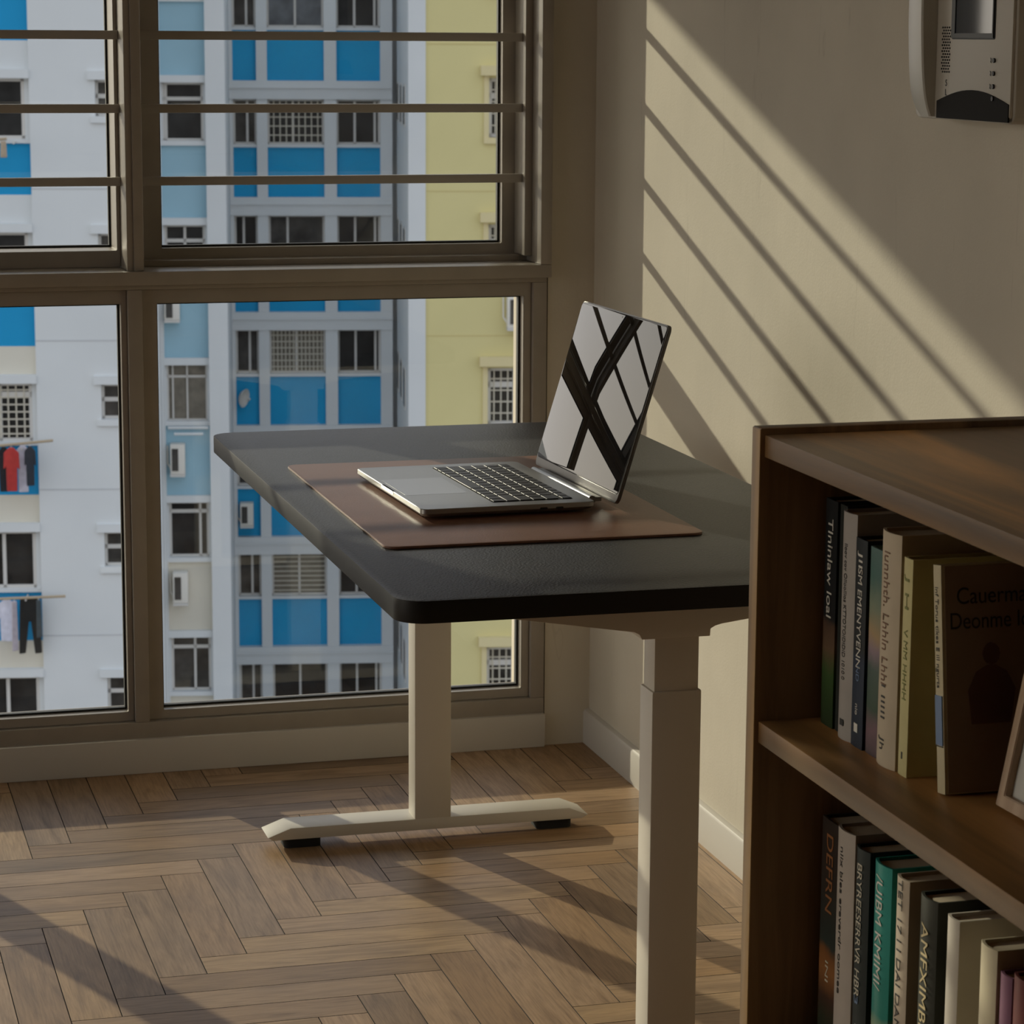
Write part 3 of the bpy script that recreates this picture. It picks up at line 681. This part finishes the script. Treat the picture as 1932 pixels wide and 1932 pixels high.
# --- left wing (front plane 49.8)
NL = 49.8
lz = [.42-2.80*k for k in range(-2, 6)]        # window-head heights
col_u0, col_u1 = -5.95, -4.53
bm = wall_holes(-9.0, -2.85, ZLO, ZT, NL, [(col_u0, col_u1, ZLO, ZT)]+[(-3.34, -2.95, z-.68, z-.02) for z in [x for x in lz] if z-.7 > ZLO], .35)
bx(bm, -9.0, -2.85, NL+.36, NL+10, ZLO, ZT)
bx(bm, -2.86, -2.85, NL, NL+4, ZLO, ZT)
part('wing_wall', bm, M['fw'], label='white wing wall')
for k, z in enumerate(lz):
    if z < ZLO+1: continue
    part('window_hood', bx(B(), col_u0, col_u1, NL-.03, NL+.36, z, z+.16), M['fw'])
    part('spandrel_beam', bx(B(), col_u0, col_u1, NL+.12, NL+.36, z+.16, z+.68), M['fwc'] if k >= 4 else M['fw'])
    fwindow(col_u0+.14, col_u1-.10, z-1.10, z, NL+.16, 'wgl', grid=(8, 8) if k == 4 else None, mull=(.5,), trans=(.80,) if k == 4 else (), fw=.06)
    bm = bx(B(), col_u1-.10, col_u1, NL+.14, NL+.36, z-1.10, z); bx(bm, col_u0, col_u1, NL+.10, NL+.36, z-1.18, z-1.10)
    part('window_surround', bm, M['fw'])
    part('spandrel_panel', bx(B(), col_u0, col_u1, NL+.16, NL+.36, z-2.12, z-1.18), M['fb'], label='bright blue spandrel panel')
    part('window_hood', bx(B(), -3.47, -2.86, NL-.07, NL, z-.02, z+.14), M['fw'])
    part('window_sill', bx(B(), -3.42, -2.86, NL-.05, NL, z-.80, z-.68), M['fw'])
    fwindow(-3.34, -2.95, z-.68, z-.02, NL+.12, 'wgl2', trans=(.55,), fw=.05)
    part('wall_groove', bx(B(), -4.53, -2.86, NL-.006, NL, z+.79, z+.81), mat('groove%d' % k, (.5, .51, .52), .9))
# --- light blue bay (plane 53)
NB = 53.0
NCB_ = 65.5*.88
bz = [.30-2.77*k for k in range(-2, 6)]
bm = bx(B(), -2.85, -2.30, NB-.06, NB+9, ZLO, ZT)
part('pilaster', bm, M['fw'])
part('drain_pipe', tube(tube(B(), L3(-2.42, NB-.14, ZLO), L3(-2.42, NB-.14, ZT), .045, 10), L3(-2.36, NB-.10, ZLO), L3(-2.36, NB-.10, ZT), .02, 8), M['fw'])
bm = bx(B(), -1.42, -1.04, NB-.12, NCB_+.3, ZLO, ZT)
part('pilaster', bm, M['fw'])
part('bay_backing', bx(B(), -2.30, -1.42, NB+.40, NB+9, ZLO, ZT), M['fw'])
for k, z in enumerate(bz):
    if z < ZLO+1: continue
    low = k >= 5
    pm = M['fwc'] if low else M['flb']
    part('window_hood', bx(B(), -2.30, -1.42, NB-.02, NB+.40, z, z+.14), M['fw'])
    st = [dict(trans=(.74,), mull=(.06,)), dict(trans=(.74,), mull=(.06,)), dict(trans=(.72,), mull=(.08,)), dict(mull=(.5,), trans=(.72,)), dict(trans=(.78,), mull=(.14, .5), glass='wcur', fw=.03), dict(mull=(.78,), trans=(.82,), glass='wgl'), dict(mull=(.60,), trans=(.80,), glass='wgl2'), dict()][k]
    fwindow(-2.26, -1.47, z-1.13, z, NB+.18, **{'fw': .045, **st})
    bm = bx(B(), -2.30, -2.26, NB+.1, NB+.40, z-1.13, z); bx(bm, -1.47, -1.42, NB+.1, NB+.40, z-1.13, z); bx(bm, -2.30, -1.42, NB+.02, NB+.40, z-1.22, z-1.13)
    part('window_surround', bm, M['fw'])
    part('spandrel_panel', bx(B(), -2.30, -1.42, NB+.10, NB+.40, z-2.63, z-1.22), pm, label=('cream spandrel panel' if low else 'light blue spandrel panel'))
    if k == 4: part('drying_rod', tube(tube(B(), L3(-2.12, NB-.3, z-1.34), L3(-1.55, NB-.3, z-1.34), .028), L3(-2.25, NB-.06, z-1.25), L3(-1.45, NB-.06, z-1.25), .03), M['fw'])
# --- recessed central bay (plane 65.5)
NC = 65.5
SCL[:] = [.88, NC]
cz = [-.31-2.80*k for k in range(-2, 6)]
cols = [(-1.10, -.53), (-.27, 1.10), (1.40, 2.46)]
bm = bx(B(), -1.3, 2.9, NC+.6, NC+8, ZLO-3, ZT)
for a, b in ((-1.3, -1.10), (-.53, -.27), (1.10, 1.40), (2.46, 2.75)): bx(bm, a, b, NC-.06, NC+.62, ZLO, ZT)
part('recess_wall', bm, M['fw'])
for k, z in enumerate(cz):
    if z < ZLO-1: continue
    bm = bx(B(), -1.2, 2.75, NC-.10, NC+.6, z, z+.44); bx(bm, -1.2, 2.75, NC-.14, NC+.6, z+.26, z+.30)
    part('floor_beam', bm, M['fw'])
    for c, (a, b) in enumerate(cols):
        g, kw = 'wgl', {}
        if c == 0: g, kw = ('wgl2', dict(mull=(.6,))) if k != 3 else ('wgl', dict(mull=(.4,)))
        if c == 1: kw = [dict(), dict(mull=(.5,), glass_='wint'), dict(mull=(.45,), grid=(9, 5)), dict(mull=(.34,), glass_='wgl2'), dict(mull=(.48,), grid=(14, 7), glass_='wcur'), dict(mull=(.5,)), dict(mull=(.5,), grid=(1, 9), glass_='wcur'), dict(mull=(.5,))][k]
        if c == 2: kw = dict(mull=(.42, .88))
        g = kw.pop('glass_', g)
        fwindow(a, b, z-1.09, z, NC+.22, g, fw=.05, **kw)
        part('window_sill', bx(B(), a, b, NC+.04, NC+.6, z-1.16, z-1.09), M['fw'])
        part('spandrel_panel', bx(B(), a, b, NC+.14, NC+.6, z-2.36, z-1.16), M['fb2'], label='deep blue spandrel panel')
    if k in (3, 5): part('drying_rod', tube(B(), sc(1.5, NC-.2, z-1.34), sc(2.42, NC-.2, z-1.34), .03), M['fw'])
SCL[:] = [1.0, 0.0]
NCB = NC*.88
# --- yellow block (plane 52.6) with its white side wall
NY = 52.6
yz = [.42-2.85*k for k in range(-2, 6)]
sl = [(NY+1.2+i*1.4, NY+1.8+i*1.4) for i in range(3)]
bm = B()
def qs(*p): bm.faces.new([bm.verts.new(L3(*c)) for c in p])
bx(bm, 2.52, 2.86, NY-.05, NCB+6, ZLO, ZT)
part('side_wall', bm, M['fw'])
for k, z in enumerate(yz):
    if z < ZLO+1: continue
    for a, b in sl[:3]:
        w = part('window', bx(B(), 2.505, 2.53, a, b, z-1.0, z-.15), M['wfr'])
        part('window_pane', bx(B(), 2.495, 2.52, a+.06, b-.06, z-.94, z-.20), M['wgl2'], w)
bm = wall_holes(2.86, 9.2, ZLO, ZT, NY, [(4.10, 5.20, z-1.15, z) for z in yz if z-1.2 > ZLO], .3)
bx(bm, 2.86, 9.2, NY+.31, NY+14, ZLO, ZT)
part('yellow_wall', bm, M['fy'], label='yellow painted wall')
for k, z in enumerate(yz):
    if z < ZLO+1.3: continue
    part('window_hood', bx(B(), 3.93, 5.35, NY-.16, NY, z+.05, z+.24), M['fyl'])
    bm = bx(B(), 4.00, 4.10, NY-.05, NY+.2, z-1.25, z+.05); bx(bm, 4.00, 5.30, NY-.07, NY+.2, z-1.27, z-1.15)
    part('window_surround', bm, M['fyl'])
    fwindow(4.10, 5.20, z-1.15, z, NY+.14, 'wgl', trans=(.70,), mull=(.5,), grid=(8, 5), fw=.07)
    part('wall_groove', bx(B(), 2.86, 9.2, NY-.006, NY, z+.64, z+.66), mat('ygroove%d' % k, (.60, .50, .22), .9))
bm = bx(B(), -9.0, -1.04, NL, NL+9, ZT, ZT+.4); bx(bm, 2.52, 9.2, NY, NY+13, ZT, ZT+.4)
part('roof', bm, M['fw'])
part('podium', bx(B(), -9.0, 9.2, NL-.2, NCB+7, ZB, ZLO), M['fw'])

# --- things fixed or hung on the facade
def fthing(name, label, cat, u, n, z, group=None):
    return thing(name, label, cat, mw=Matrix.Rotation(FA, 4, 'Z') @ Matrix.Translation((u, n, z)), group=group)
def condenser(label, u, n, z, w, h):
    r = fthing('air_conditioner_unit', label, 'air conditioner', u, n, z, 'air conditioner units on the facade')
    obj('casing', box(B(), (0, -.32, 0), (w, 0, h), .02), M['acb'], r, local=True)
    obj('fan_grille', box(B(), (w*.12, -.335, h*.12), (w*.55, -.315, h*.86)), M['wgl2'], r, local=True)
    bm = B(); tube(bm, (-.06, -.06, h*.3), (.02, -.1, h*.1), .018, 8); tube(bm, (-.06, -.06, h*.3), (-.06, -.04, h*.9), .018, 8)
    obj('pipe', bm, M['acb'], r, local=True)
    bm = B(); box(bm, (0, -.34, -.05), (w, .02, 0))
    obj('bracket', bm, M['wfr'], r, local=True)
condenser('white air conditioner unit on a light blue panel, left of the desk corner', -2.21, NB+.08, -7.40, .29, .60)
condenser('small air conditioner unit on the cream panel below a dark window', -2.20, NB+.08, -10.02, .30, .62)
condenser('air conditioner unit half hidden behind the window transom, on light blue', -2.28, NB+.08, -4.32, .30, .40)
condenser('air conditioner unit on a deep blue panel, seen under the desk edge', -1.04*.88, NCB+.1, CAM_Z-(10.75+CAM_Z)*.88, .29, .49)
condenser('air conditioner unit at the edge of the yellow wall', 4.46, NY-.01, -4.45, .45, .66)
d = fthing('satellite_dish', 'round grey dish on a narrow deep blue panel across the way', 'satellite dish', -.80*.88, NCB+.1, CAM_Z-(7.60+CAM_Z)*.88)
t = bmesh.new(); bmesh.ops.create_uvsphere(t, u_segments=24, v_segments=12, radius=.24)
bmesh.ops.delete(t, geom=[v for v in t.verts if v.co.z > -.08], context='VERTS')
bmesh.ops.solidify(t, geom=t.faces[:], thickness=.012)
bm = B(); join(bm, t, Matrix.Translation((.02, -.30, 0)) @ Matrix.Rotation(R(62), 4, 'Z') @ Matrix.Rotation(R(100), 4, 'X'))
obj('dish', bm, M['wfr'], d, local=True)
obj('bracket', tube(B(), (0, 0, -.05), (.02, -.20, 0), .025, 8), M['wfr'], d, local=True)

cloth = {}
def garment(name, label, u, n, ztop, pts, col, cat='clothing', thick=.05):
    r = fthing(name, label, cat, u, n, ztop, 'laundry on the drying poles')
    m = mat(name+'_cloth', col, .9, var=.12, vscale=9)
    t = bmesh.new()
    bm = B(); prism(bm, pts, -thick/2, thick/2, 'y', .012, 1)
    # soft folds
    for v in bm.verts: v.co.y += .03*math.sin(v.co.x*38)*min(1, -v.co.z*2)
    obj('fabric', bm, m, r, local=True)
    hk = B(); tube(hk, (0, 0, -.03), (0, 0, .035), .007, 6); obj('hanger', hk, M['wfr'], r, local=True)
def pole(label, u0, u1, n, z0, z1):
    r = fthing('drying_pole', label, 'laundry pole', u0, n, z0, 'drying poles on the white wing')
    obj('rod', tube(B(), (0, 0, 0), (u1-u0, 0, z1-z0), .026, 10), M['pole'], r, local=True)
    for du in (.35, .95): obj('bracket', tube(B(), (du, 0, -.02), (du, NL+.17-n, -.02), .018, 6), M['wfr'], r, local=True)
PN = 49.45
pole('drying pole carrying a red garment below a gridded window', -5.75, -4.22, PN, -6.34, -6.20)
pole('drying pole carrying black trousers, lowest of the poles', -5.75, -4.06, PN, -9.20, -9.15)
pole('short bare drying pole high up under a dark window', -5.75, -4.92, PN, -.72, -.66)
def shirt(w, h): return [(-w*.32, -h), (-w*.34, -h*.45), (-w*.5, -h*.5), (-w*.46, -h*.12), (-w*.12, 0), (w*.12, 0), (w*.46, -h*.12), (w*.5, -h*.5), (w*.34, -h*.45), (w*.32, -h)]
def trousers(w, h): return [(-w*.5, -h), (-w*.42, -h*.03), (-w*.36, 0), (w*.36, 0), (w*.42, -h*.03), (w*.5, -h), (w*.2, -h), (w*.04, -h*.42), (-w*.04, -h*.42), (-w*.22, -h)]
def strip(w, h): return [(-w*.5, -h), (-w*.4, 0), (w*.4, 0), (w*.5, -h)]
garment('shirt', 'black shirt hanging left of the red one on the pole', -5.14, PN+0.10, -6.33, shirt(.26, .84), (.02, .02, .025))
garment('jacket', 'red garment hanging from the pole below the gridded window', -4.98, PN-0.10, -6.31, shirt(.30, .82), (.42, .035, .03))
garment('shirt', 'white shirt hanging between the red garment and a black one', -4.79, PN+0.10, -6.30, shirt(.27, .88), (.62, .60, .68))
garment('shirt', 'short black top at the right end of the upper laundry', -4.64, PN-0.10, -6.29, shirt(.22, .74), (.025, .03, .04))
garment('t_shirt', 'white t-shirt at the picture edge on the lowest pole', -5.16, PN+0.10, -9.22, shirt(.38, .80), (.66, .66, .76))
garment('scarf', 'long thin grey cloth between the white t-shirt and black trousers', -5.00, PN-0.10, -9.21, strip(.11, .95), (.42, .37, .40))
garment('trousers', 'black trousers hanging from the lowest drying pole', -4.74, PN+0.10, -9.20, trousers(.42, 1.06), (.02, .02, .018))
garment('cloth', 'dark grey cloth hanging right of the black trousers', -4.55, PN-0.10, -9.19, strip(.10, .72), (.06, .075, .08))
garment('cloth', 'beige rag draped over the short pole high up', -4.98, PN, -.70, strip(.12, .30), (.45, .36, .26))
gr = B(); box(gr, (-400, -200, ZB-.5), (400, 600, ZB))
obj('ground', gr, mat('asphalt', (.16, .155, .15), .9, var=.2, vscale=.1), kind='structure')

# ------------------------------------------------------------------ light
sd = bpy.data.lights.new('sun', 'SUN'); so = bpy.data.objects.new('sun', sd); COL.objects.link(so)
so.rotation_euler = Vector((.403, -1, -.345)).to_track_quat('-Z', 'Y').to_euler()
sd.energy = 3.0; sd.color = (1, .94, .71); sd.angle = R(.6)
w = bpy.data.worlds.new('world'); scene.world = w; w.use_nodes = True
nt = w.node_tree; bg = nt.nodes['Background']
tc = nt.nodes.new('ShaderNodeTexCoord'); sp = nt.nodes.new('ShaderNodeSeparateXYZ'); nt.links.new(tc.outputs['Generated'], sp.inputs[0])
rp = nt.nodes.new('ShaderNodeValToRGB'); e = rp.color_ramp.elements
e[0].position = 0; e[0].color = (1.0, .96, .93, 1); e[1].position = 1; e[1].color = (.62, .78, 1.0, 1)
k = e.new(.12); k.color = (.96, .95, .96, 1); k = e.new(.45); k.color = (.78, .87, 1.0, 1)
nt.links.new(sp.outputs['Z'], rp.inputs['Fac'])
# broad warm lobe added to the sky, feeding light into the left opening
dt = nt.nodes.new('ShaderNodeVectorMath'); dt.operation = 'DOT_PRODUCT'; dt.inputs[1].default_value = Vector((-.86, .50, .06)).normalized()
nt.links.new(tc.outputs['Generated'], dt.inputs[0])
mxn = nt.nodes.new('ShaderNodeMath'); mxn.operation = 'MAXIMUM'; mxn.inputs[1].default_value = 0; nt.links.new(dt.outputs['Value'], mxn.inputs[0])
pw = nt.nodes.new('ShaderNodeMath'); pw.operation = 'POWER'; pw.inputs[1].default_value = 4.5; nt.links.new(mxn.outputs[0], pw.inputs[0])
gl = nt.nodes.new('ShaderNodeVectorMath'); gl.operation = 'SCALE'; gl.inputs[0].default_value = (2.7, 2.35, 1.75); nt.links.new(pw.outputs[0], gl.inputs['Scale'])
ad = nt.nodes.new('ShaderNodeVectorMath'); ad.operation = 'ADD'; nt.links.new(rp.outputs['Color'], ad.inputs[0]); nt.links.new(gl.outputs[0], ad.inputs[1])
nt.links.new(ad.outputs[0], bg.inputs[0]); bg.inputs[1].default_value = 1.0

vs = scene.view_settings
vs.view_transform = 'Standard'; vs.look = 'None'; vs.gamma = 1; vs.use_curve_mapping = False; vs.exposure = 0
scene.cycles.use_denoising = True
scene.cycles.max_bounces = 10; scene.cycles.diffuse_bounces = 6; scene.cycles.transparent_max_bounces = 16
